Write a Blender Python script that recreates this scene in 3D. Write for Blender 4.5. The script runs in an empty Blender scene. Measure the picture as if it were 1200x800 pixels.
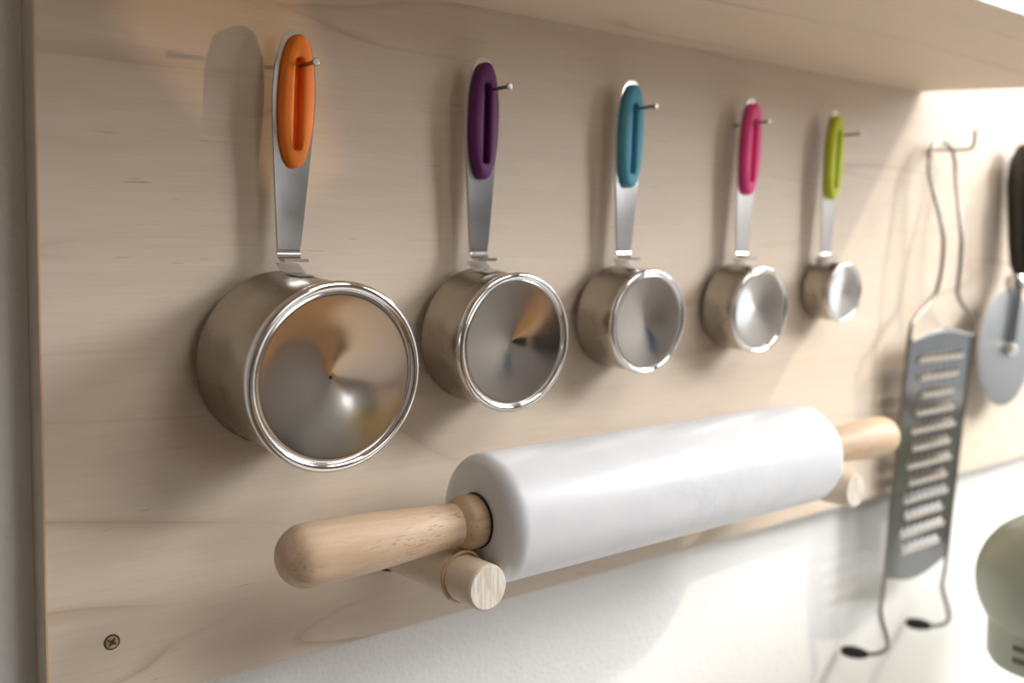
import bpy, bmesh, math, random
from mathutils import Vector, Matrix

random.seed(7)
SC = bpy.context.scene
COL = SC.collection

# ------------------------------------------------------------------ camera
cam_data = bpy.data.cameras.new('camera')
cam_data.sensor_width = 36.0
cam_data.lens = 35.0
cam_data.clip_start = 0.01
cam_data.clip_end = 60
cam = bpy.data.objects.new('camera', cam_data)
COL.objects.link(cam)
YAW = math.radians(38.75)
PITCH = math.atan(103 / 1167.0)
cam.location = (0, -0.385, 0)
cam.rotation_euler = (math.pi / 2 - PITCH, 0, -YAW)
cam_data.dof.use_dof = True
cam_data.dof.focus_distance = 0.405
cam_data.dof.aperture_fstop = 5.8
SC.camera = cam

# ------------------------------------------------------------------ sky
world = bpy.data.worlds.new('sky')
SC.world = world
world.use_nodes = True
wn = world.node_tree
wn.nodes['Background'].inputs['Color'].default_value = (0.97, 0.98, 1.0, 1)
wn.nodes['Background'].inputs['Strength'].default_value = 1.0

# ------------------------------------------------------------------ sun, window light and added lamps
def light(name, kind, loc, direction, energy, color, **kw):
    d = bpy.data.lights.new(name, kind)
    d.energy = energy
    d.color = color
    for k, v in kw.items():
        setattr(d, k, v)
    o = bpy.data.objects.new(name, d)
    COL.objects.link(o)
    o.location = loc
    o.rotation_euler = Vector(direction).to_track_quat('-Z', 'Y').to_euler()
    return o

light('sun', 'SUN', (2.5, -1.5, 2.0), (-2.05, 1, -1.65), 1.6, (1.0, 0.84, 0.66), angle=math.radians(0.7))
light('window_light', 'AREA', (1.31, -0.67, 0.38), (-1, 0.57, -0.72), 16.5, (0.97, 0.965, 0.97),
      shape='RECTANGLE', size=0.55, size_y=0.42)
light('room_fill', 'AREA', (0.7, -1.0, 0.85), (-0.25, 1.0, -0.95), 6.0, (1.0, 0.98, 0.97),
      shape='RECTANGLE', size=0.6, size_y=0.5)  # added soft fill from the front, no fixture of the room
light('reflection_panel', 'AREA', (1.0, -3.1, 0.2), (-0.35, 1, -0.1), 8.0, (1.0, 0.98, 0.96),
      shape='RECTANGLE', size=1.1, size_y=1.0)  # added panel, no known window; brightens what the steel reflects
# added spot for the warm reflected-sun patch, shaped by a made-up wall gap
light('glint_spot', 'SPOT', (2.6, -1.2, 0.06), (-2.44, 1.2, 0.0), 85.0, (1.0, 0.62, 0.30),
      spot_size=math.radians(7), spot_blend=0.0, shadow_soft_size=0.004)

SC.view_settings.view_transform = 'Standard'
SC.view_settings.look = 'None'
SC.view_settings.gamma = 1.0
SC.view_settings.use_curve_mapping = False
SC.view_settings.exposure = 0.18

# ------------------------------------------------------------------ materials
def new_mat(name):
    m = bpy.data.materials.new(name)
    m.use_nodes = True
    nt = m.node_tree
    return m, nt, nt.nodes['Principled BSDF']

def N(nt, typ, **kw):
    n = nt.nodes.new(typ)
    for k, v in kw.items():
        if k.startswith('i_'):
            key = k[2:].replace('_', ' ')
            n.inputs[key].default_value = v
        else:
            setattr(n, k, v)
    return n

def coords(nt, scale=(1, 1, 1), rot=(0, 0, 0), loc=(0, 0, 0)):
    tc = N(nt, 'ShaderNodeTexCoord')
    mp = N(nt, 'ShaderNodeMapping')
    mp.inputs['Scale'].default_value = scale
    mp.inputs['Rotation'].default_value = rot
    mp.inputs['Location'].default_value = loc
    nt.links.new(tc.outputs['Object'], mp.inputs['Vector'])
    return mp.outputs['Vector']

def noise(nt, vec, scale, detail=3, rough=0.5, dist=0.0):
    n = N(nt, 'ShaderNodeTexNoise')
    n.inputs['Scale'].default_value = scale
    n.inputs['Detail'].default_value = detail
    n.inputs['Roughness'].default_value = rough
    n.inputs['Distortion'].default_value = dist
    nt.links.new(vec, n.inputs['Vector'])
    return n.outputs['Fac']

def ramp(nt, fac, stops, interp='LINEAR'):
    r = N(nt, 'ShaderNodeValToRGB')
    cr = r.color_ramp
    cr.interpolation = interp
    while len(cr.elements) < len(stops):
        cr.elements.new(0.5)
    for e, (p, c) in zip(cr.elements, stops):
        e.position = p
        e.color = (c[0], c[1], c[2], 1) if hasattr(c, '__len__') else (c, c, c, 1)
    nt.links.new(fac, r.inputs['Fac'])
    return r.outputs['Color']

def mixc(nt, fac, a, b, mode='MIX'):
    m = N(nt, 'ShaderNodeMix', data_type='RGBA', blend_type=mode)
    for src, idx in ((fac, 0), (a, 6), (b, 7)):
        if hasattr(src, 'is_linked'):
            nt.links.new(src, m.inputs[idx])
        elif idx == 0:
            m.inputs[0].default_value = src
        else:
            m.inputs[idx].default_value = (src[0], src[1], src[2], 1)
    return m.outputs[2]

def bump(nt, bsdf, height, strength, dist):
    b = N(nt, 'ShaderNodeBump')
    b.inputs['Strength'].default_value = strength
    b.inputs['Distance'].default_value = dist
    nt.links.new(height, b.inputs['Height'])
    nt.links.new(b.outputs['Normal'], bsdf.inputs['Normal'])

def plain(name, col, rough=0.5, metal=0.0, coat=0.0):
    m, nt, b = new_mat(name)
    b.inputs['Base Color'].default_value = (*col, 1)
    b.inputs['Roughness'].default_value = rough
    b.inputs['Metallic'].default_value = metal
    b.inputs['Coat Weight'].default_value = coat
    v = coords(nt)
    f = noise(nt, v, 60, 3)
    c = ramp(nt, f, [(0.3, tuple(x * 0.94 for x in col)), (0.7, tuple(min(1, x * 1.05) for x in col))])
    nt.links.new(c, b.inputs['Base Color'])
    return m

def plywood(name, light_c, dark_c, line_c, along='X', contrast=1.0, lines=0.7, seed=0):
    """pale birch veneer: long soft streaks, a few thin wavy growth lines, tiny dark flecks"""
    m, nt, b = new_mat(name)
    s = {'X': (1, 9, 9), 'Z': (9, 9, 1), 'Y': (9, 1, 9)}[along]
    v = coords(nt, s, (0, 0.035, 0), (seed, seed * 0.7, seed * 1.3))
    fine = noise(nt, coords(nt, tuple(q * 6 if q > 1 else 2.0 for q in s), (0, 0.03, 0)), 14, 4, 0.6)
    broad = noise(nt, v, 3.2, 3, 0.5, 0.4)
    base = ramp(nt, broad, [(0.3, dark_c), (0.7, light_c)])
    base = mixc(nt, 0.42 * contrast, base, ramp(nt, fine, [(0.3, dark_c), (0.7, light_c)]))
    # growth lines: thin level lines of a stretched noise field
    field = noise(nt, coords(nt, tuple(q / 1.6 for q in s), (0, 0.03, 0), (seed + 3.1, 0.4, 2.2 + seed)), 2.0, 2, 0.45, 0.6)
    mul = N(nt, 'ShaderNodeMath', operation='MULTIPLY'); mul.inputs[1].default_value = 7.0
    nt.links.new(field, mul.inputs[0])
    fr = N(nt, 'ShaderNodeMath', operation='FRACT'); nt.links.new(mul.outputs[0], fr.inputs[0])
    ln = ramp(nt, fr.outputs[0], [(0.0, 0.9), (0.022, 0.55), (0.10, 0.0), (0.94, 0.0), (1.0, 0.35)])
    brk = ramp(nt, noise(nt, v, 5.0, 2), [(0.42, 0.0), (0.62, 1.0)])
    lm = N(nt, 'ShaderNodeMath', operation='MULTIPLY'); nt.links.new(ln, lm.inputs[0]); nt.links.new(brk, lm.inputs[1])
    l2 = N(nt, 'ShaderNodeMath', operation='MULTIPLY'); nt.links.new(lm.outputs[0], l2.inputs[0]); l2.inputs[1].default_value = lines
    base = mixc(nt, l2.outputs[0], base, line_c)
    fl = noise(nt, coords(nt, tuple(q * 14 if q > 1 else 9.0 for q in s)), 5.0, 1)
    flm = ramp(nt, fl, [(0.76, 0.0), (0.82, 0.55)])
    base = mixc(nt, flm, base, line_c)
    nt.links.new(base, b.inputs['Base Color'])
    b.inputs['Roughness'].default_value = 0.55
    b.inputs['Specular IOR Level'].default_value = 0.8
    b.inputs['Sheen Weight'].default_value = 0.45
    b.inputs['Sheen Roughness'].default_value = 0.45
    bump(nt, b, fine, 0.12, 0.0006)
    return m

def solid_wood(name, a, bcol, pore, along='X', pores=0.6):
    """turned beech: streaks and short brown pore flecks running along the grain"""
    m, nt, b = new_mat(name)
    s = {'X': (1, 8, 8), 'Y': (8, 1, 8), 'Z': (8, 8, 1)}[along]
    st = noise(nt, coords(nt, s), 22, 4, 0.6, 0.5)
    base = ramp(nt, st, [(0.28, a), (0.72, bcol)])
    p = noise(nt, coords(nt, tuple(q * 1.0 if q > 1 else 1.4 for q in s), (0, 0.05, 0.06)), 130, 1)
    pm = ramp(nt, p, [(0.60, 0.0), (0.70, pores)])
    zone = ramp(nt, noise(nt, coords(nt, s), 9, 2), [(0.42, 0.1), (0.6, 1.0)])
    mm = N(nt, 'ShaderNodeMath', operation='MULTIPLY'); nt.links.new(pm, mm.inputs[0]); nt.links.new(zone, mm.inputs[1])
    base = mixc(nt, mm.outputs[0], base, pore)
    nt.links.new(base, b.inputs['Base Color'])
    b.inputs['Roughness'].default_value = 0.5
    bump(nt, b, st, 0.1, 0.0004)
    return m

def end_grain(name, a, bcol):
    m, nt, b = new_mat(name)
    f = noise(nt, coords(nt, (1, 1, 0.10), (0, 0.12, 0)), 900, 2, 0.6, 0.3)
    g = noise(nt, coords(nt, (1, 1, 0.05), (0, 0.12, 0)), 420, 1, 0.5, 0.2)
    mm = N(nt, 'ShaderNodeMath', operation='ADD'); nt.links.new(f, mm.inputs[0]); nt.links.new(g, mm.inputs[1])
    nt.links.new(ramp(nt, mm.outputs[0], [(0.80 / 2 + 0.45, a), (0.55 + 0.6 / 2 + 0.05, bcol)]), b.inputs['Base Color'])
    r_ = [n for n in nt.nodes if n.type == 'VALTORGB'][0].color_ramp
    r_.elements[0].position = 0.45; r_.elements[1].position = 0.56
    h_ = N(nt, 'ShaderNodeMath', operation='MULTIPLY'); h_.inputs[1].default_value = 0.5
    nt.links.new(mm.outputs[0], h_.inputs[0])
    nt.links.new(h_.outputs[0], [n for n in nt.nodes if n.type == 'VALTORGB'][0].inputs['Fac'])
    b.inputs['Roughness'].default_value = 0.7
    return m

def metal(name, col, rough, aniso=0.0, radial=True, streak=0.0, axis='Y'):
    m, nt, b = new_mat(name)
    b.inputs['Base Color'].default_value = (*col, 1)
    b.inputs['Metallic'].default_value = 1.0
    b.inputs['Roughness'].default_value = rough
    f = noise(nt, coords(nt, (1, 1, 1)), 40, 3)
    r = ramp(nt, f, [(0.3, max(0.0, rough - 0.03)), (0.7, rough + 0.05)])
    nt.links.new(r, b.inputs['Roughness'])
    if aniso:
        b.inputs['Anisotropic'].default_value = aniso
        t = N(nt, 'ShaderNodeTangent', direction_type='RADIAL', axis=axis)
        nt.links.new(t.outputs[0], b.inputs['Tangent'])
    if streak:
        s = noise(nt, coords(nt, (60, 60, 3)), 12, 2)
        bump(nt, b, s, streak, 0.0002)
    return m

def plaster(name, col, strength=0.35):
    m, nt, b = new_mat(name)
    b.inputs['Base Color'].default_value = (*col, 1)
    b.inputs['Roughness'].default_value = 0.85
    v = coords(nt)
    h = noise(nt, v, 170, 4, 0.6)
    h2 = noise(nt, v, 420, 2)
    hh = N(nt, 'ShaderNodeMath', operation='ADD'); nt.links.new(h, hh.inputs[0]); nt.links.new(h2, hh.inputs[1])
    bump(nt, b, hh.outputs[0], strength, 0.0022)
    c = ramp(nt, noise(nt, v, 9, 3), [(0.3, tuple(x * 0.97 for x in col)), (0.7, col)])
    nt.links.new(c, b.inputs['Base Color'])
    return m

def marble(name):
    m, nt, b = new_mat(name)
    v = coords(nt, (1, 1, 1), (0.3, 0.5, 0.2))
    f = noise(nt, v, 16, 6, 0.62, 1.4)
    veins = ramp(nt, f, [(0.40, 0.0), (0.485, 0.0), (0.505, 0.55), (0.53, 0.05), (0.6, 0.0)])
    cloud = ramp(nt, noise(nt, v, 28, 4), [(0.3, (0.73, 0.75, 0.78)), (0.7, (0.81, 0.82, 0.84))])
    soft = ramp(nt, noise(nt, v, 7, 2), [(0.45, 0.0), (0.7, 0.5)])
    mm = N(nt, 'ShaderNodeMath', operation='MULTIPLY'); nt.links.new(veins, mm.inputs[0]); nt.links.new(soft, mm.inputs[1])
    base = mixc(nt, mm.outputs[0], cloud, (0.52, 0.55, 0.60))
    pits = ramp(nt, noise(nt, v, 210, 1), [(0.80, 0.0), (0.84, 0.5)])
    base = mixc(nt, pits, base, (0.45, 0.44, 0.42))
    nt.links.new(base, b.inputs['Base Color'])
    b.inputs['Roughness'].default_value = 0.34
    b.inputs['Subsurface Weight'].default_value = 0.12
    b.inputs['Subsurface Radius'].default_value = (0.01, 0.01, 0.01)
    b.inputs['Subsurface Scale'].default_value = 0.5
    return m

M = {}
M['plaster'] = plaster('white_plaster', (0.86, 0.86, 0.85), 0.25)
M['plaster_room'] = plaster('room_plaster', (0.52, 0.50, 0.47), 0.1)
M['ply'] = plywood('birch_veneer', (0.71, 0.605, 0.485), (0.60, 0.49, 0.375), (0.36, 0.22, 0.12), seed=0.0)
M['ply_shelf'] = plywood('birch_shelf_veneer', (0.78, 0.61, 0.43), (0.70, 0.53, 0.35), (0.36, 0.22, 0.12), seed=5.0)  # warm bounced light under the shelf is put into this veneer colour
M['ply_edge'] = plywood('plywood_core_edge', (0.52, 0.46, 0.38), (0.40, 0.34, 0.27), (0.22, 0.15, 0.09), along='Z')
M['ply_edge_warm'] = plywood('veneer_edge', (0.60, 0.40, 0.20), (0.50, 0.32, 0.15), (0.3, 0.17, 0.08), along='Z')
M['shelf_edge'] = plywood('shelf_front_edge', (0.86, 0.83, 0.78), (0.80, 0.76, 0.70), (0.55, 0.45, 0.33), seed=2.0)  # paler than the shelf: sunlight on the edge is put into its colour
M['beech'] = solid_wood('turned_beech', (0.56, 0.38, 0.24), (0.72, 0.54, 0.38), (0.33, 0.17, 0.08))
M['beech_collar'] = solid_wood('beech_collar', (0.44, 0.29, 0.17), (0.58, 0.41, 0.26), (0.28, 0.15, 0.08))
M['dowel'] = solid_wood('pale_dowel', (0.66, 0.54, 0.42), (0.76, 0.65, 0.52), (0.45, 0.32, 0.2), along='Y', pores=0.25)
M['dowel_end'] = end_grain('dowel_end_grain', (0.66, 0.57, 0.47), (0.84, 0.78, 0.69))
M['band'] = plain('tan_rubber_band', (0.62, 0.42, 0.20), 0.45)
M['marble'] = marble('white_marble')
M['steel_side'] = metal('satin_steel', (0.40, 0.365, 0.315), 0.26, 0.4)
M['steel_base'] = metal('spun_steel', (0.92, 0.91, 0.90), 0.09, 0.7)
M['steel_rim'] = metal('polished_steel', (0.84, 0.83, 0.82), 0.07)
M['steel_strap'] = metal('brushed_strap_steel', (0.74, 0.74, 0.75), 0.13, streak=0.05)
M['wire'] = metal('wire_steel', (0.30, 0.275, 0.25), 0.22)
M['grater_steel'] = metal('grater_plate_steel', (0.19, 0.195, 0.195), 0.10)  # dark reflections in the plate are put into its colour
M['tooth_steel'] = metal('grater_tooth_steel', (0.97, 0.93, 0.88), 0.55)  # sunlit gleam of the teeth is put into this bright colour
M['nail'] = metal('grey_nail_steel', (0.36, 0.34, 0.32), 0.35)
M['nail_head'] = metal('nail_head_steel', (0.42, 0.40, 0.38), 0.4)
M['screw'] = metal('yellow_screw_steel', (0.50, 0.42, 0.22), 0.35)
M['hole'] = plain('hole_shade_brown', (0.10, 0.07, 0.04), 0.8)  # near-black stands for shade in the screw recess and torn hole
M['disc'] = metal('cutter_disc_steel', (0.36, 0.37, 0.38), 0.42)
M['black_rubber'] = plain('black_rubber', (0.012, 0.012, 0.013), 0.5)
M['black_plastic'] = plain('black_plastic', (0.02, 0.017, 0.015), 0.3)
M['green'] = plain('sage_green_enamel', (0.38, 0.41, 0.31), 0.42, coat=0.3)
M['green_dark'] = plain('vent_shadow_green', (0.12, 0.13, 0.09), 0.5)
M['worktop'] = plywood('oak_worktop', (0.62, 0.42, 0.24), (0.50, 0.32, 0.17), (0.3, 0.17, 0.08), seed=1.5)
M['white_top'] = plain('white_laminate', (0.72, 0.72, 0.71), 0.35)
M['floor'] = plywood('floor_boards', (0.42, 0.27, 0.15), (0.34, 0.21, 0.11), (0.18, 0.1, 0.05), seed=8)
M['navy'] = plain('blue_cloth', (0.04, 0.12, 0.30), 0.8)
M['dark'] = plain('charcoal_fabric', (0.03, 0.03, 0.035), 0.8)
M['amber_wood'] = plywood('amber_wood', (0.75, 0.42, 0.18), (0.60, 0.32, 0.12), (0.3, 0.15, 0.06), seed=3)
M['yellow'] = plain('yellow_glaze', (0.75, 0.55, 0.08), 0.4)

GRIPS = {
    'orange': (0.86, 0.215, 0.008), 'purple': (0.12, 0.010, 0.125), 'blue': (0.10, 0.40, 0.56),
    'pink': (0.92, 0.075, 0.31), 'green': (0.62, 0.70, 0.035)}
for k, c in GRIPS.items():
    M['grip_' + k] = plain(k + '_silicone', c, 0.55)

# ------------------------------------------------------------------ mesh helpers
def obj(name, bm, mat, parent=None, smooth=True, angle=35):
    """link a bmesh given in world coordinates as ONE object, origin at its parent's base or its own centre"""
    me = bpy.data.meshes.new(name)
    bmesh.ops.recalc_face_normals(bm, faces=bm.faces)
    top = parent
    off = Vector((0, 0, 0))
    while top is not None:
        off += top.location
        top = top.parent
    lo = Vector([min(v.co[i] for v in bm.verts) for i in range(3)])
    hi = Vector([max(v.co[i] for v in bm.verts) for i in range(3)])
    c = (lo + hi) / 2
    if parent is None:
        c.z = lo.z
    bmesh.ops.translate(bm, verts=bm.verts, vec=-c)
    bm.to_mesh(me)
    bm.free()
    mats = mat if isinstance(mat, (list, tuple)) else [mat]
    for m_ in mats:
        me.materials.append(m_)
    o = bpy.data.objects.new(name, me)
    COL.objects.link(o)
    o.location = c - off
    if parent is not None:
        o.parent = parent
    if smooth:
        for p in me.polygons:
            p.use_smooth = True
        me.set_sharp_from_angle(angle=math.radians(angle))
    return o

def thing(name, label, cat, loc, group=None):
    o = bpy.data.objects.new(name, None)
    o.empty_display_size = 0.01
    COL.objects.link(o)
    o.location = loc
    o['label'] = label
    o['category'] = cat
    if group:
        o['group'] = group
    return o

def tag(o, label, cat, group=None):
    o['label'] = label
    o['category'] = cat
    if group:
        o['group'] = group
    return o

def struct(o):
    o['kind'] = 'structure'
    return o

def box(x0, x1, y0, y1, z0, z1, bev=0.0, bm=None):
    bm = bm or bmesh.new()
    vs = [bm.verts.new((x, y, z)) for x in (x0, x1) for y in (y0, y1) for z in (z0, z1)]
    fs = []
    for f in ((0, 1, 3, 2), (4, 6, 7, 5), (0, 4, 5, 1), (2, 3, 7, 6), (0, 2, 6, 4), (1, 5, 7, 3)):
        fs.append(bm.faces.new([vs[i] for i in f]))
    if bev:
        es = list({e for f in fs for e in f.edges})
        bmesh.ops.bevel(bm, geom=es, offset=bev, segments=2, affect='EDGES')
    return bm

def prism(pts, axis, a, b, bev=0.0):
    """extrude a polygon; pts are 2-D in the two other axes (order x,y,z)"""
    bm = bmesh.new()
    def P(p, t):
        q = list(p)
        q.insert('xyz'.index(axis), t)
        return q
    A = [bm.verts.new(P(p, a)) for p in pts]
    B = [bm.verts.new(P(p, b)) for p in pts]
    bm.faces.new(A)
    bm.faces.new(B[::-1])
    n = len(pts)
    for i in range(n):
        bm.faces.new((A[i], A[(i + 1) % n], B[(i + 1) % n], B[i]))
    if bev:
        bmesh.ops.bevel(bm, geom=list(bm.edges), offset=bev, segments=2, affect='EDGES')
    return bm

def lathe(profile, origin, axis, seg=72, bm=None):
    """profile: list of (radius, distance along axis)"""
    bm = bm or bmesh.new()
    ax = Vector(axis).normalized()
    u = ax.orthogonal().normalized()
    if abs(ax.x) > 0.9:
        u = Vector((0, 0, 1))
    w = ax.cross(u).normalized()
    u = w.cross(ax).normalized()
    rings = []
    o = Vector(origin)
    for r, t in profile:
        if r < 1e-7:
            rings.append([bm.verts.new(o + ax * t)])
        else:
            rings.append([bm.verts.new(o + ax * t + (u * math.cos(2 * math.pi * k / seg) + w * math.sin(2 * math.pi * k / seg)) * r)
                          for k in range(seg)])
    for a, b in zip(rings, rings[1:]):
        if len(a) == 1 and len(b) == 1:
            continue
        for k in range(seg):
            k2 = (k + 1) % seg
            if len(a) == 1:
                bm.faces.new((a[0], b[k2], b[k]))
            elif len(b) == 1:
                bm.faces.new((a[k], a[k2], b[0]))
            else:
                bm.faces.new((a[k], a[k2], b[k2], b[k]))
    return bm

def smooth_path(pts, n=8):
    P = [Vector(p) for p in pts]
    out = []
    for i in range(len(P) - 1):
        p0 = P[max(i - 1, 0)]; p1 = P[i]; p2 = P[i + 1]; p3 = P[min(i + 2, len(P) - 1)]
        for k in range(n):
            t = k / n
            out.append(0.5 * ((2 * p1) + (p2 - p0) * t + (2 * p0 - 5 * p1 + 4 * p2 - p3) * t * t
                              + (3 * p1 - p0 - 3 * p2 + p3) * t ** 3))
    out.append(P[-1])
    return out

def tube(path, r, seg=10, bm=None, closed=False):
    bm = bm or bmesh.new()
    path = [Vector(p) for p in path]
    rings = []
    ref = None
    n = len(path)
    for i, p in enumerate(path):
        a = path[(i - 1) % n] if closed else path[max(i - 1, 0)]
        b = path[(i + 1) % n] if closed else path[min(i + 1, n - 1)]
        t = (b - a).normalized()
        if ref is None:
            ref = t.orthogonal().normalized()
        ref = (ref - t * ref.dot(t)).normalized()
        w = t.cross(ref)
        rr = r[i] if isinstance(r, (list, tuple)) else r
        rings.append([bm.verts.new(p + (ref * math.cos(2 * math.pi * k / seg) + w * math.sin(2 * math.pi * k / seg)) * rr)
                      for k in range(seg)])
    pairs = list(zip(rings, rings[1:]))
    if closed:
        pairs.append((rings[-1], rings[0]))
    for a, b in pairs:
        for k in range(seg):
            bm.faces.new((a[k], a[(k + 1) % seg], b[(k + 1) % seg], b[k]))
    if not closed:
        bm.faces.new(rings[0][::-1])
        bm.faces.new(rings[-1])
    return bm

# ------------------------------------------------------------------ setting: the room around the kitchen corner
WY = 0.018            # plaster wall face behind the plywood panel
RX = 1.36             # right wall with the window
struct(obj('wall_back', box(-1.4, RX + 0.1, WY, WY + 0.1, -1.4, 1.3), M['plaster'], smooth=False))
struct(obj('floor', box(-1.4, RX + 0.1, -3.2, WY, -1.45, -1.4), M['floor'], smooth=False))
struct(obj('ceiling', box(-1.4, RX + 0.1, -3.2, WY + 0.1, 1.3, 1.35), M['plaster_room'], smooth=False))
struct(obj('wall_left', box(-1.5, -1.4, -3.2, WY + 0.1, -1.4, 1.3), M['plaster_room'], smooth=False))
struct(obj('wall_front', box(-1.4, RX + 0.1, -3.3, -3.2, -1.4, 1.3), M['plaster_room'], smooth=False))
# right wall with its window opening, and an added gap shaping the spot's patch
wy0, wy1, wz0, wz1 = -0.455, -0.03, -0.25, 1.0
LG = Vector((2.6, -1.2, 0.06))
def gap(x, z, wx):
    p = Vector((x, 0, z))
    q = LG + (p - LG) * ((LG.x - wx) / (LG.x - x))
    return (q.y, q.z)
hole = [gap(x, z, RX) for x, z in ((0.112, 0.082), (0.168, 0.0285), (0.186, 0.012), (0.215, 0.035), (0.205, 0.08), (0.19, 0.125), (0.11, 0.125))]  # made-up gap outline, projected back from the wanted patch of light
outer = [(-3.2, -1.4), (wy0, -1.4), (wy0, 1.3), (-3.2, 1.3)]
k0 = min(range(len(hole)), key=lambda k: abs(hole[k][0] - wy0))
ring_ = hole[k0:] + hole[:k0]
# the wall is cut into two polygons that meet along a level line through the gap
zs = [p[1] for p in hole]
top_i, bot_i = zs.index(max(zs)), zs.index(min(zs))
bm = bmesh.new()
def slab(pts2, x0, x1):
    A = [bm.verts.new((x0, y, z)) for y, z in pts2]
    B = [bm.verts.new((x1, y, z)) for y, z in pts2]
    bm.faces.new(A); bm.faces.new(B[::-1])
    for q in range(len(A)):
        bm.faces.new((A[q], A[(q + 1) % len(A)], B[(q + 1) % len(A)], B[q]))
ya, yb = min(p[0] for p in hole), max(p[0] for p in hole)
left_chain = [p for p in sorted(hole, key=lambda p: p[1])]
i0, i1 = hole.index(min(hole)), hole.index(max(hole))
n_h = len(hole)
def chain(a, b):
    out = [hole[a]]
    while a != b:
        a = (a + 1) % n_h
        out.append(hole[a])
    return out
c1, c2 = chain(i0, i1), chain(i1, i0)[::-1]        # both from the min-y to the max-y corner
lower, upper = (c1, c2) if sum(p[1] for p in c1) / len(c1) < sum(p[1] for p in c2) / len(c2) else (c2, c1)
slab([(-3.2, -1.4), (wy0, -1.4), (wy0, lower[-1][1])] + lower[::-1] + [(-3.2, lower[0][1])], RX, RX + 0.006)
slab([(-3.2, 1.3), (wy0, 1.3), (wy0, upper[-1][1])] + upper[::-1] + [(-3.2, upper[0][1])], RX, RX + 0.006)
box(RX, RX + 0.1, wy1, WY, -1.4, 1.3, bm=bm)
box(RX, RX + 0.1, wy0, wy1, -1.4, wz0, bm=bm)
box(RX, RX + 0.1, wy0, wy1, wz1, 1.3, bm=bm)
struct(obj('wall_right', bm, M['plaster_room'], smooth=False))

# ------------------------------------------------------------------ plywood panel on the wall
panel = thing('mounting_board', 'large pale birch plywood panel screwed flat to the white plaster wall', 'panel', (0.55, 0.0, -0.1745))
pts = [(0.0885, -0.1745), (1.25, -0.1735), (1.25, 0.36), (0.0985, 0.36)]
obj('face_veneer', prism(pts, 'y', 0.0, 0.0014), M['ply'], panel, smooth=False)
core = [(0.0886, -0.1744), (1.2499, -0.1734), (1.2499, 0.36), (0.0986, 0.36)]
obj('plywood_core', prism(core, 'y', 0.0014, 0.0166), M['ply_edge'], panel, smooth=False)
obj('back_veneer', prism(core, 'y', 0.0166, WY - 0.0002), M['ply_edge_warm'], panel, smooth=False)
# warm veneer lip along the left edge and bottom edge
obj('edge_band', prism([(0.0881, -0.1748), (0.0888, -0.1748), (0.0990, 0.36), (0.0983, 0.36)], 'y', -0.0001, 0.0016), M['ply_edge_warm'], panel, smooth=False)

# torn veneer where the left peg enters the panel
bm = prism([(0.2300, -0.1438), (0.2322, -0.1428), (0.2338, -0.1436), (0.2360, -0.1442), (0.2378, -0.1462), (0.2352, -0.1458), (0.2336, -0.1452), (0.2318, -0.1446)], 'y', -0.00015, 0.0005)
o = obj('torn_veneer', bm, M['hole'], panel, smooth=False)
o['label'] = 'dark torn splinter beside the left peg'

# ------------------------------------------------------------------ shelf above the panel
shelf = thing('plywood_shelf', 'deep pale plywood shelf jutting out above the row of measuring cups', 'shelf', (0.3, -0.07, 0.1158))
Z0 = 0.1158
spts = [(-0.12, -0.153), (0.796, -0.153), (0.6874, 0.0), (-0.12, 0.0)]
obj('shelf_board', prism([(x, y + (0.0012 if y < -0.1 else 0)) for x, y in spts], 'z', Z0, Z0 + 0.021), M['ply_shelf'], shelf, smooth=False)
obj('front_edge', box(-0.12, 0.7955, -0.1532, -0.1518, Z0, Z0 + 0.021), M['shelf_edge'], shelf, smooth=False)

# ------------------------------------------------------------------ measuring cups
def superring(hw, hh, n, p=2.4):
    out = []
    for k in range(n):
        a = 2 * math.pi * k / n
        c, s = math.cos(a), math.sin(a)
        out.append((hw * math.copysign(abs(c) ** (2 / p), c), hh * math.copysign(abs(s) ** (2 / p), s)))
    return out

def stadium(hw, hh, n):
    out = []
    for k in range(n):
        a = 2 * math.pi * k / n
        c, s = math.cos(a), math.sin(a)
        out.append((hw * c, hw * s + math.copysign(hh - hw, s) * min(1, abs(s) * 3)))
    return out

def ring_loft(rings, closed_profile=True):
    bm = bmesh.new()
    R = [[bm.verts.new(p) for p in r] for r in rings]
    m = len(R)
    for i in range(m if closed_profile else m - 1):
        a, b = R[i], R[(i + 1) % m]
        n = len(a)
        for k in range(n):
            bm.faces.new((a[k], a[(k + 1) % n], b[(k + 1) % n], b[k]))
    return bm

CUPS = [  # colour, base centre, radius, handle bottom x, handle top x
    ('orange', (0.1826, -0.0530, -0.0469), 0.0369, 0.1842, 0.1896),
    ('purple', (0.2838, -0.0350, -0.0405), 0.0322, 0.2810, 0.2842),
    ('blue', (0.3758, -0.0305, -0.0353), 0.0275, 0.3766, 0.3816),
    ('pink', (0.4733, -0.0265, -0.0328), 0.0256, 0.4745, 0.4815),
    ('green', (0.5646, -0.0220, -0.0250), 0.0193, 0.5595, 0.5665)]
CUP_LABEL = {
    'orange': 'largest steel measuring cup, with an orange handle grip, hanging upside down at the left end',
    'purple': 'steel measuring cup with a dark purple handle grip hanging on its nail',
    'blue': 'mid-sized steel measuring cup with a blue handle grip hanging in the middle',
    'pink': 'small steel measuring cup with a bright pink handle grip on its nail',
    'green': 'smallest steel measuring cup, with a lime green handle grip, at the right end'}
TILT = math.radians(4.5)
HY = -0.0095

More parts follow.
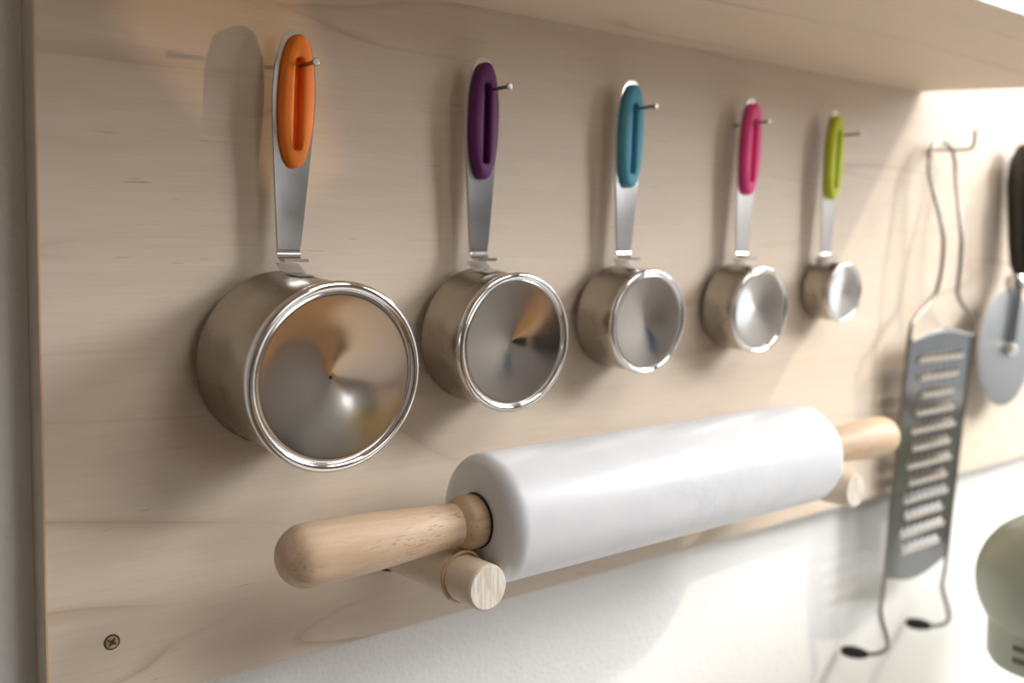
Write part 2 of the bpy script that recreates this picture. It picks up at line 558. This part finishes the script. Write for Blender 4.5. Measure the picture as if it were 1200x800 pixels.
def measuring_cup(colour, base, R, xb, xt):
    B = Vector(base)
    ax = Vector((0, -math.cos(TILT), -math.sin(TILT)))     # mouth -> base
    # body length so that the mouth's lower lip touches the panel
    h = (-0.0012 - B.y - R * math.sin(TILT)) / math.cos(TILT)
    t = thing('measuring_cup', CUP_LABEL[colour], 'measuring cup', (B.x, -0.001, B.z), 'measuring cups hung on nails')
    Mo = B - ax * h
    rb = R * 0.965
    bead = R * 0.040 + 0.0005
    body = [(rb * 0.965, h - 0.004), (rb * 0.975, 0.002), (R * 0.985 - 0.0012, 0.0006), (R * 0.985 - 0.0004, -0.0002),
            (R * 0.985, 0.0006), (R * 0.985, 0.0020), (rb * 1.0, 0.0034), (rb, h * 0.5), (rb * 0.998, h - bead * 2.2),
            (rb * 0.985, h - bead * 1.7), (rb * 0.975, h - bead)]
    obj('cup_body', lathe(body, Mo, ax, 96), M['steel_side'], t)
    # two stepped beads of the pressed base rim
    ring = []
    for k in range(15):
        a = math.radians(-120 + 240 * k / 14)
        ring.append((R - bead + bead * math.cos(a) * 1.0, h - bead + bead * math.sin(a) * 1.0))
    ring = [(rb * 0.97, h - bead * 3.2), (rb * 0.99, h - bead * 3.1), (rb * 1.0, h - bead * 2.7), (rb * 0.99, h - bead * 2.2)] + ring + [(R - bead * 1.9, h - bead * 0.55), (R - bead * 2.1, h - bead * 1.5)]
    obj('base_rim', lathe(ring, Mo, ax, 96), M['steel_rim'], t)
    rd = R - bead * 1.9
    dep = R * 0.115
    disc = [(rd + 0.0004, h - bead * 1.6), (rd, h - bead * 0.75), (rd * 0.975, h - bead * 0.62), (rd * 0.94, h - bead * 0.62 - dep * 0.03), (rd * 0.7, h - bead * 0.62 - dep * 0.28),
            (rd * 0.35, h - bead * 0.62 - dep * 0.64), (rd * 0.06, h - bead * 0.62 - dep), (0, h - bead * 0.62 - dep * 1.02)]
    obj('cup_base', lathe(disc, Mo, ax, 96), M['steel_base'], t)
    # handle strap: flat steel, wide rounded top, narrow foot, slot through the grip zone
    def hx(z):
        return xb + (xt - xb) * (z + 0.002) / 0.0925
    zc, gh, gw = 0.0611, 0.0268, 0.0075
    sw, sz0, sz1 = 0.0018, 0.0415, 0.0785
    n = 64
    slot = [(x, z + (sz0 + sz1) / 2) for x, z in stadium(sw, (sz1 - sz0) / 2, n)]
    def strap_outline():
        out = []
        for k in range(n):
            a = 2 * math.pi * k / n
            c, s = math.cos(a), math.sin(a)
            if s >= 0:
                x = 0.0095 * math.copysign(abs(c) ** (2 / 2.3), c)
                z = zc + (0.0904 - zc) * abs(s) ** (2 / 2.2)
            else:
                tt = -s
                # side runs down to the foot
                u = min(1.0, tt * 1.25)
                z = zc - (zc - 0.0015) * u
                wdt = 0.0095 - (0.0095 - 0.0050) * (u ** 1.15)
                x = math.copysign(wdt, c) if tt < 0.8 else c / 0.6 * 0.0050
            out.append((x, z))
        return out
    so = strap_outline()
    th = 0.0013
    rings = []
    for off, y in ((0, HY - th / 2), (0, HY + th / 2)):
        rings.append([(hx(z) + x, y, z) for x, z in so])
    slit = [(x * 0.3, (z - 0.06) * 0.9 + 0.06) for x, z in slot]
    rings.append([(hx(z) + x, HY + th / 2, z) for x, z in slit])
    rings.append([(hx(z) + x, HY - th / 2, z) for x, z in slit])
    strap = obj('handle', ring_loft(rings), M['steel_strap'], t, angle=30)
    # bent foot of the strap, turning out over the cup wall
    top_z = Mo.z + R * 0.985
    foot = bmesh.new()
    prof = [(HY, 0.0016), (HY, 0.0009), (HY - 0.0001, 0.0005), (HY - 0.0006, -0.0010), (HY - 0.0018, -0.0021), (HY - 0.0038, -0.0025), (HY - 0.0075, -0.0028)]
    wd = 0.0050
    rows = []
    for i, (y, z) in enumerate(prof):
        ny, nz = ((0, 1) if i > 4 else (1, 0)) if i not in (3, 4) else (0.7, 0.7)
        rows.append([foot.verts.new((xb + sx * wd * (1.0 if i < 4 else 1.05), y + ny * s * th / 2, z + nz * s * th / 2)) for sx, s in ((-1, -1), (1, -1), (1, 1), (-1, 1))])
    for a, b in zip(rows, rows[1:]):
        for k in range(4):
            foot.faces.new((a[k], a[(k + 1) % 4], b[(k + 1) % 4], b[k]))
    foot.faces.new(rows[0]); foot.faces.new(rows[-1][::-1])
    obj('handle_bend', foot, M['steel_strap'], t, angle=50)
    # welded tab lying along the curved cup wall
    tb = bmesh.new()
    L = min(0.021, h * 0.55)
    ww = 0.0052
    rows = []
    for j in range(9):
        s = j / 8
        d = 0.0012 + s * L
        row = []
        lift = 0.0006 + (0.0035 * max(0, 1 - s * 3.2))
        for k in range(7):
            xx = -ww + 2 * ww * k / 6
            rr = rb + lift
            ang = xx / rr
            px = B.x + (xb - B.x) + 0
            dx = xb - B.x + xx
            zz = math.sqrt(max(rr * rr - dx * dx, 1e-8))
            p = Mo + ax * d + Vector((dx, 0, 0)) + Vector((0, -math.sin(TILT), math.cos(TILT))) * zz
            row.append(tb.verts.new(p))
        rows.append(row)
    for a, b in zip(rows, rows[1:]):
        for k in range(6):
            tb.faces.new((a[k], a[k + 1], b[k + 1], b[k]))
    r = bmesh.ops.solidify(tb, geom=list(tb.faces), thickness=0.0009)
    obj('weld_tab', tb, M['steel_strap'], t, angle=50)
    # silicone grip: rounded oval ring around the slot, wrapping both faces of the strap
    out_r = []
    prof = [(0.98, 0.0007), (1.0, 0.0010), (1.0, 0.0024), (0.965, 0.0034), (0.90, 0.0040), (0.75, 0.0044), (0.5, 0.0046)]
    rings = []
    for f, dy in prof:
        rings.append([(hx(z + zc) + 0.0003 + x, HY - dy, z + zc) for x, z in superring(gw * f, gh * (1 - (1 - f) * gw / gh * 1.1), n, 2.25)])
    for ex, dy in ((0.0007, 0.0046), (0.0001, 0.0042), (-0.0001, 0.0030), (-0.0001, 0.0009), (-0.0018, 0.0008)):
        rings.append([(hx(z) + x, HY - dy, z) for x, z in [(a, b + (sz0 + sz1) / 2) for a, b in stadium(sw + ex, (sz1 - sz0) / 2 + ex, n)]])
    obj('handle_grip', ring_loft(rings, closed_profile=False), M['grip_' + colour], t, angle=60)
    return t

for c in CUPS:
    measuring_cup(*c)

# ------------------------------------------------------------------ nails
NAILS = [('orange', 0.1907, -0.0235), ('purple', 0.2868, -0.0255), ('blue', 0.3832, -0.0255), ('pink', 0.4785, -0.0245), ('green', 0.5712, -0.0255)]
for colour, x, y in NAILS:
    t = thing('nail', 'thin steel nail holding up the %s-handled measuring cup' % colour, 'nail', (x, 0, 0.0755), 'nails along the plywood panel')
    obj('shank', lathe([(0, 0.004), (0.00085, 0.004), (0.00085, 0.0), (0.00085, y)], (x, 0, 0.0755), (0, 1, 0), 16), M['nail'], t)
    obj('nail_head', lathe([(0.0008, y + 0.001), (0.0013, y + 0.0004), (0.0017, y), (0.0015, y - 0.0008), (0, y - 0.001)], (x, 0, 0.0755), (0, 1, 0), 20), M['nail_head'], t)

# ------------------------------------------------------------------ rolling pin
PY, PZ = -0.047, -0.1145
pin = thing('rolling_pin', 'white marble rolling pin with turned beech handles resting on two pegs', 'rolling pin', (0.37, PY, PZ - 0.0285))
BR = 0.0285
prof = [(0, 0.2515), (0.0118, 0.2515), (0.0190, 0.2517)]
for k in range(9):
    a = math.radians(90 * k / 8)
    prof.append((BR - 0.007 + 0.007 * math.sin(a), 0.2590 - 0.0073 * math.cos(a)))
for k in range(9):
    a = math.radians(90 * k / 8)
    prof.append((BR - 0.008 + 0.008 * math.cos(a), 0.4815 + 0.0085 * math.sin(a)))
prof += [(0.012, 0.4903), (0, 0.4903)]
obj('marble_barrel', lathe(prof, (0, PY, PZ), (1, 0, 0), 96), M['marble'], pin, angle=50)
def pin_handle(x_in, sgn, length):
    p = [(0, 0.0), (0.0080, 0.0), (0.0088, 0.006), (0.0092, 0.014), (0.0104, 0.032), (0.0116, 0.050), (0.0125, length - 0.016)]
    for k in range(1, 9):
        a = math.radians(90 * k / 8)
        p.append((0.0125 * math.cos(a) if k < 8 else 0, length - 0.0125 + 0.0125 * math.sin(a)))
    hd = obj('handle', lathe(p, (x_in, PY, PZ), (sgn, 0, 0), 64), M['beech'], pin)
    c = [(0.0085, 0.0), (0.0112, 0.0002), (0.0117, 0.0012), (0.0117, 0.0070), (0.0112, 0.0088), (0.0098, 0.0106), (0.0088, 0.0120)]
    obj('handle_collar', lathe(c, (x_in, PY, PZ), (sgn, 0, 0), 64), M['beech_collar'], hd)
    g = [(0.0100, -0.0006), (0.0121, -0.0004), (0.0121, 0.0002), (0.0100, 0.0006)]
    obj('gap_shade_ring', lathe(g, (x_in, PY, PZ), (sgn, 0, 0), 64), M['dark'], hd)  # dark ring put in for the shaded gap beside the barrel
pin_handle(0.2513, -1, 0.0925)
pin_handle(0.4905, 1, 0.0895)

# ------------------------------------------------------------------ pegs carrying the pin
def peg(x, label, band):
    t = thing('wooden_peg', label, 'peg', (x, 0, -0.147), 'dowel pegs under the rolling pin')
    r = 0.0098
    zc = -0.1365
    obj('dowel', lathe([(r, 0.0), (r, 0.0678), (r - 0.0004, 0.0686), (r - 0.0010, 0.0690)], (x, 0, zc), (0, -1, 0), 64), M['dowel'], t)
    obj('end_face', lathe([(r - 0.0010, 0.0690), (0.004, 0.0691), (0, 0.0691)], (x, 0, zc), (0, -1, 0), 64), M['dowel_end'], t)
    return t
peg(0.2412, 'short thick wooden dowel peg under the left handle of the rolling pin', True)
peg(0.5080, 'short thick wooden dowel peg under the right handle of the rolling pin', False)
# tan rubber band, doubled around the left peg
def band():
    bm = bmesh.new()
    for j, (y0, tw) in enumerate(((-0.0495, 0.0014), (-0.0520, -0.0010))):
        path = []
        for k in range(48):
            a = 2 * math.pi * k / 48
            r = 0.0098 + 0.00055 + (0.0009 * max(0, math.sin(a)) ** 4 if j else 0)
            path.append((0.2412 + r * math.cos(a), y0 + tw * math.cos(a + 0.6) + 0.0006 * math.sin(3 * a), -0.1365 + r * math.sin(a)))
        tube(path, 0.00065, 8, bm=bm, closed=True)
    return bm
tag(obj('rubber_band', band(), M['band']), 'thin tan rubber band wound round the left dowel peg', 'rubber band')

# ------------------------------------------------------------------ screw in the corner of the panel
sx, sz = 0.1121, -0.1484
t = thing('screw', 'small countersunk screw near the lower left corner of the plywood panel', 'screw', (sx, 0, sz))
obj('countersink', lathe([(0.0031, -0.0001), (0.0028, -0.0003), (0.0024, -0.00015)], (sx, 0, sz), (0, 1, 0), 32), M['hole'], t)
bm = lathe([(0.0025, -0.0001), (0.0023, -0.0004), (0.0012, -0.0005), (0.0011, -0.0001), (0, -0.0001)], (sx, 0, sz), (0, 1, 0), 32)
obj('screw_head', bm, M['screw'], t)
bm = box(sx - 0.0019, sx + 0.0019, -0.00062, -0.0003, sz - 0.00035, sz + 0.00035)
box(sx - 0.00035, sx + 0.00035, -0.00062, -0.0003, sz - 0.0019, sz + 0.0019, bm=bm)
bmesh.ops.rotate(bm, verts=bm.verts, cent=(sx, 0, sz), matrix=Matrix.Rotation(0.6, 3, 'Y'))
obj('cross_recess', bm, M['hole'], t, smooth=False)  # dark cross laid on the head for the shade in its recess

# ------------------------------------------------------------------ grater on its hook
GX = 0.696
gr = thing('hand_grater', 'long flat steel hand grater with a wire handle hanging from a wall hook', 'grater', (GX, -0.01, -0.29))
half = [(0.0, -0.0100, 0.0805), (0.0120, -0.0103, 0.0772), (0.0180, -0.0110, 0.0680), (0.0188, -0.0120, 0.0560), (0.0168, -0.0150, 0.0420),
        (0.0142, -0.0185, 0.0260), (0.0128, -0.0210, 0.0100), (0.0130, -0.0210, -0.0080), (0.0142, -0.0200, -0.0220), (0.0165, -0.0190, -0.0295),
        (0.0260, -0.0182, -0.0375), (0.0395, -0.0180, -0.0460), (0.0448, -0.0178, -0.0560), (0.0450, -0.0150, -0.1000), (0.0446, -0.0105, -0.1700),
        (0.0440, -0.0065, -0.2400)]
tail = [(0.0438, -0.0045, -0.2560), (0.0440, -0.0060, -0.2650), (0.0438, -0.0100, -0.2760), (0.0436, -0.0105, -0.2840), (0.0438, -0.0060, -0.2885), (0.0444, 0.0020, -0.2895)]
def gc(z):   # centre line leans a touch
    return GX + (0.0035 if z > 0.0 else 0.0035 * max(0, 1 + z / 0.05)) - (0.004 * min(1, max(0, (-z - 0.06) / 0.18)))
def bend(x, y, z):
    return x - (max(0, y + 0.0105) * 0.95 if z < -0.2845 else 0), y, z
L_ = [bend(gc(z) - x, y, z) for x, y, z in (half + tail)][::-1]
R_ = [bend(gc(z) + x, y, z) for x, y, z in (half + tail)][1:]
frame = obj('wire_frame', tube(smooth_path(L_ + R_, 7), 0.00155, 12), M['wire'], gr)
for s in (-1, 1):
    p = Vector((gc(-0.29) + s * 0.0444 - 0.0100, 0.0000, -0.2893))
    f = lathe([(0, -0.002), (0.0018, -0.002), (0.0034, 0.001), (0.0044, 0.006), (0.0044, 0.011), (0.0034, 0.0155), (0.0014, 0.0172), (0, 0.0174)], p, (-0.42, 1, -0.02), 24)
    obj('rubber_foot', f, M['black_rubber'], gr)
# perforated plate, lying in the leaning plane of the frame
def gy(z):
    return -0.0178 + (z + 0.056) * (0.0065 - 0.0178) / (0.240 - 0.056) * 1.0
ROW0, PITCH_Z, ROWS = -0.0745, 0.01285, 12
def plate():
    bm = bmesh.new()
    HWID = 0.0435
    th = 0.0006
    def V(x, z, s):
        return (gc(z) + x, gy(z) + s * th / 2, z)
    cell_w = 0.0088
    cache = {}
    def vert(x, z, s):
        k = (round(x, 5), round(z, 5), s)
        if k not in cache:
            cache[k] = bm.verts.new(V(x, z, s))
        return cache[k]
    def face(pts):
        for s in (-1, 1):
            vs = [vert(x, z, s) for x, z in (pts if s < 0 else pts[::-1])]
            if len(set(vs)) > 2:
                try:
                    bm.faces.new(vs)
                except ValueError:
                    pass
    holes = []
    for r in range(ROWS):
        zc = ROW0 - r * PITCH_Z
        nh = 7 if r % 2 == 0 else 6
        if r in (2,):
            nh = 5
        x0 = -nh * cell_w / 2
        zt, zb = zc + 0.0042, zc - 0.0042
        # side margins
        face([(-HWID, zt), (x0, zt), (x0, zc), (x0, zb), (-HWID, zb)])
        face([(-x0, zt), (HWID, zt), (HWID, zb), (-x0, zb), (-x0, zc)])
        for i in range(nh):
            cx = x0 + (i + 0.5) * cell_w
            l, rr = cx - cell_w / 2, cx + cell_w / 2
            sq = [(rr, zc), (rr, zt), (cx, zt), (l, zt), (l, zc), (l, zb), (cx, zb), (rr, zb)]
            ci = [(cx + 0.0037 * math.cos(math.pi / 4 * k), zc + 0.0038 * math.sin(math.pi / 4 * k)) for k in range(8)]
            for k in range(8):
                face([sq[k], sq[(k + 1) % 8], ci[(k + 1) % 8], ci[k]][::-1])
            for k in range(8):
                a, b = ci[k], ci[(k + 1) % 8]
                bm.faces.new((vert(*a, -1), vert(*b, -1), vert(*b, 1), vert(*a, 1)))
            holes.append((cx, zc))
        # strip to the next row
        if r < ROWS - 1:
            z2 = ROW0 - (r + 1) * PITCH_Z + 0.0042
            face([(-HWID, zb), (HWID, zb), (HWID, z2), (-HWID, z2)])
    # arched top
    zt = ROW0 + 0.0042
    top = [(-HWID, zt)] + [(-HWID + 2 * HWID * k / 16, -0.0610 + 0.0055 * math.sin(math.pi * k / 16)) for k in range(17)] + [(HWID, zt)]
    face(top)
    zb = ROW0 - (ROWS - 1) * PITCH_Z - 0.0042
    bot = [(HWID, zb)] + [(HWID - 2 * HWID * k / 16, -0.2330 - 0.0085 * math.sin(math.pi * k / 16)) for k in range(17)] + [(-HWID, zb)]
    face(bot)
    return bm, holes
bm, holes = plate()
pl = obj('grating_plate', bm, M['grater_steel'], gr, smooth=False)
# folded lip along the arched top edge of the plate
lip = [(gc(-0.06) - 0.0425 + 0.085 * k / 24, gy(-0.06) - 0.0012, -0.0612 + 0.0055 * math.sin(math.pi * k / 24)) for k in range(25)]
obj('top_lip', tube(lip, [0.0011 + 0.0007 * math.sin(math.pi * k / 24) for k in range(25)], 10), M['steel_rim'], pl)
# one tooth: a hooded scoop rising towards the viewer below each hole
tb = bmesh.new()
rows = []
for i in range(6):
    e = math.radians(90 * i / 5)
    row = []
    for k in range(9):
        a = math.radians(180 + 180 * k / 8)
        row.append(tb.verts.new((0.0041 * math.cos(a) * math.cos(e), -0.0034 * math.sin(e), 0.0042 * math.sin(a) * math.cos(e) + 0.0003)))
    rows.append(row)
for a, b in zip(rows, rows[1:]):
    for k in range(8):
        q = [a[k], a[k + 1], b[k + 1], b[k]]
        try:
            tb.faces.new(q)
        except ValueError:
            pass
bmesh.ops.remove_doubles(tb, verts=tb.verts, dist=1e-5)
bmesh.ops.recalc_face_normals(tb, faces=tb.faces)
tooth_me = bpy.data.meshes.new('tooth')
tb.to_mesh(tooth_me); tb.free()
tooth_me.materials.append(M['tooth_steel'])
for p in tooth_me.polygons:
    p.use_smooth = True
base_off = gr.location + pl.location
for cx, cz in holes:
    o = bpy.data.objects.new('tooth', tooth_me)
    COL.objects.link(o)
    o.parent = pl
    o.location = Vector((gc(cz) + cx, gy(cz) - 0.0003, cz)) - base_off

hk = thing('wall_hook', 'thin steel right-angle hook carrying the long grater', 'hook', (0.6995, 0, 0.073))
obj('hook_rod', tube(smooth_path([(0.6995, 0.004, 0.0755), (0.6995, -0.006, 0.0750), (0.6995, -0.028, 0.0735), (0.6995, -0.0325, 0.0745), (0.6995, -0.0342, 0.0780), (0.6995, -0.0345, 0.0865)], 8), 0.0012, 10), M['nail'], hk)

# ------------------------------------------------------------------ pizza cutter at the right edge
PX, PZc = 0.7955, -0.0745
pc = thing('pizza_cutter', 'steel pizza wheel with a black handle hanging at the right edge', 'pizza cutter', (PX, -0.02, -0.12))
obj('cutting_wheel', lathe([(0, -0.0008), (0.040, -0.0007), (0.0459, 0.0), (0.040, 0.0007), (0, 0.0008)], (PX, -0.018, PZc), (0, 1, 0), 96), M['disc'], pc, angle=8)
obj('hub_rivet', lathe([(0, -0.0085), (0.003, -0.0080), (0.0048, -0.006), (0.0052, -0.0030), (0.0052, 0.001)], (PX, -0.018, PZc), (0, 1, 0), 32), M['steel_rim'], pc)
fork = prism([(PX - 0.0045, PZc - 0.005), (PX + 0.0045, PZc - 0.005), (PX + 0.0145, PZc + 0.048), (PX + 0.0075, PZc + 0.052)], 'y', -0.0230, -0.0210, 0.0005)
obj('fork_arm', fork, M['black_plastic'], pc)
fork = prism([(PX - 0.0045, PZc - 0.005), (PX + 0.0045, PZc - 0.005), (PX + 0.0145, PZc + 0.048), (PX + 0.0075, PZc + 0.052)], 'y', -0.0150, -0.0130, 0.0005)
obj('fork_arm', fork, M['black_plastic'], pc)
obj('ferrule', lathe([(0.0, -0.003), (0.006, -0.003), (0.0075, 0.001), (0.0075, 0.006), (0.006, 0.010), (0, 0.010)], (PX + 0.012, -0.018, -0.027), (0, 0, 1), 32), M['steel_rim'], pc)
hp = [(0, 0.0), (0.007, 0.0), (0.0105, 0.010), (0.0125, 0.030), (0.0140, 0.055), (0.0150, 0.075), (0.0135, 0.092), (0.0085, 0.103), (0, 0.107)]
hb = lathe([(r, t) for r, t in hp], (PX + 0.024, -0.018, -0.018), (0, 0, 1), 40)
obj('handle', hb, M['black_plastic'], pc)
obj('handle_inlay', prism([(PX + 0.0115, -0.012), (PX + 0.0215, -0.012), (PX + 0.023, 0.045), (PX + 0.018, 0.056), (PX + 0.011, 0.045)], 'y', -0.0335, -0.028, 0.001), M['wire'], pc)

# ------------------------------------------------------------------ sage green mixer head standing at lower right
mx = thing('kitchen_mixer', 'small rounded sage green enamel kitchen mixer at the lower right edge', 'mixer', (0.72, -0.130, -0.45))
K = 0.83
CXm, CYm, CZm, RM = 0.6255, -0.130, -0.1990, 0.0424
prof = []
for k in range(13):
    a = math.radians(90 * k / 12)
    prof.append((RM * math.sin(a), -RM * 1.0 * math.cos(a)))
prof += [(RM * 1.03, 0.03), (RM * 1.04, 0.06), (RM * 1.02, 0.18), (RM * 0.9, 0.23), (RM * 0.5, 0.252), (0, 0.256)]
obj('mixer_head', lathe(prof, (CXm, CYm, CZm), (1, 0, 0), 64), M['green'], mx)
HXm = CXm + 0.004
hr = 0.036
obj('drive_housing', lathe([(0, 0.0), (hr - 0.004, 0.0), (hr, -0.003), (hr, -0.012), (hr, -0.036), (hr - 0.003, -0.041), (0.012, -0.042), (0, -0.042)], (HXm, CYm, CZm - 0.012), (0, 0, 1), 64), M['green'], mx)
obj('attachment_shaft', lathe([(0, 0.0), (0.005, 0.0), (0.005, -0.04), (0, -0.04)], (HXm + 0.008, CYm, CZm - 0.054), (0, 0, 1), 24), M['wire'], mx)
for k in range(2):
    z = CZm - 0.0335 - k * 0.0075
    bmv = lathe([(hr + 0.0001, 0), (hr + 0.0008, -0.0008), (hr + 0.0008, -0.0028), (hr + 0.0001, -0.0036)], (HXm, CYm, z), (0, 0, 1), 64)
    kill = [v for v in bmv.verts if not (v.co.x < HXm - 0.031 and v.co.y < CYm + 0.01)]
    bmesh.ops.delete(bmv, geom=kill, context='VERTS')
    obj('vent_slot', bmv, M['green_dark'], mx)
obj('mixer_column', box(CXm + 0.16, CXm + 0.225, CYm - 0.028, CYm + 0.028, -0.44, CZm + 0.01, 0.012), M['green'], mx)
obj('mixer_foot', box(CXm - 0.03, CXm + 0.245, CYm - 0.042, CYm + 0.042, -0.45, -0.43, 0.008), M['green'], mx)

# ------------------------------------------------------------------ unseen worktop, and furniture added outside the frame only for the steel to reflect
wt = thing('worktop', 'white worktop running along the wall below the frame', 'worktop', (0.7, -0.3, -0.49))
obj('worktop_slab', box(0.16, RX, -0.62, WY, -0.49, -0.45, 0.003), M['white_top'], wt, smooth=False)
tb_ = thing('dining_table', 'warm wooden dining table added behind the camera for the steel to reflect', 'table', (0.55, -1.95, -1.4))
obj('tabletop', box(0.15, 0.95, -2.7, -1.2, -0.68, -0.65, 0.004), M['worktop'], tb_, smooth=False)
for x in (0.2, 0.9):
    for y in (-2.65, -1.25):
        obj('leg', box(x - 0.03, x + 0.03, y - 0.03, y + 0.03, -1.4, -0.68), M['worktop'], tb_, smooth=False)
ar = thing('armchair', 'charcoal armchair added by the unseen front wall for reflections', 'chair', (-0.55, -2.8, -1.4))
obj('chair_back', box(-0.9, -0.2, -3.1, -2.9, -1.0, -0.1, 0.05), M['dark'], ar)
obj('chair_seat', box(-0.9, -0.2, -2.9, -2.4, -1.35, -0.95, 0.05), M['dark'], ar)
tag(obj('blue_towel', box(1.33, 1.355, -1.34, -1.09, -0.10, 0.32, 0.006), M['navy']), 'folded blue towel added on the unseen right wall for reflections', 'towel')
sb = thing('sideboard', 'orange-brown wooden sideboard added behind the camera for reflections', 'sideboard', (1.17, -2.4, -1.4))
obj('cabinet_body', box(1.02, 1.35, -2.95, -1.45, -1.4, -0.58, 0.005), M['amber_wood'], sb)
tag(obj('yellow_jar', lathe([(0, -0.579), (0.08, -0.579), (0.10, -0.50), (0.10, -0.38), (0.06, -0.30), (0.05, -0.27), (0, -0.27)], (1.18, -2.55, 0), (0, 0, 1), 40), M['yellow']), 'yellow glazed jar added on the unseen sideboard for reflections', 'jar')
tag(obj('radio', box(1.16, 1.30, -1.95, -1.62, -0.579, -0.36, 0.01), M['dark'], smooth=False), 'black boxy radio added on the unseen sideboard as a dark reflection', 'radio')
tag(obj('framed_picture', box(1.33, 1.355, -2.75, -2.45, 0.0, 0.45), M['dark'], smooth=False), 'dark framed picture added above the unseen sideboard for reflections', 'picture')
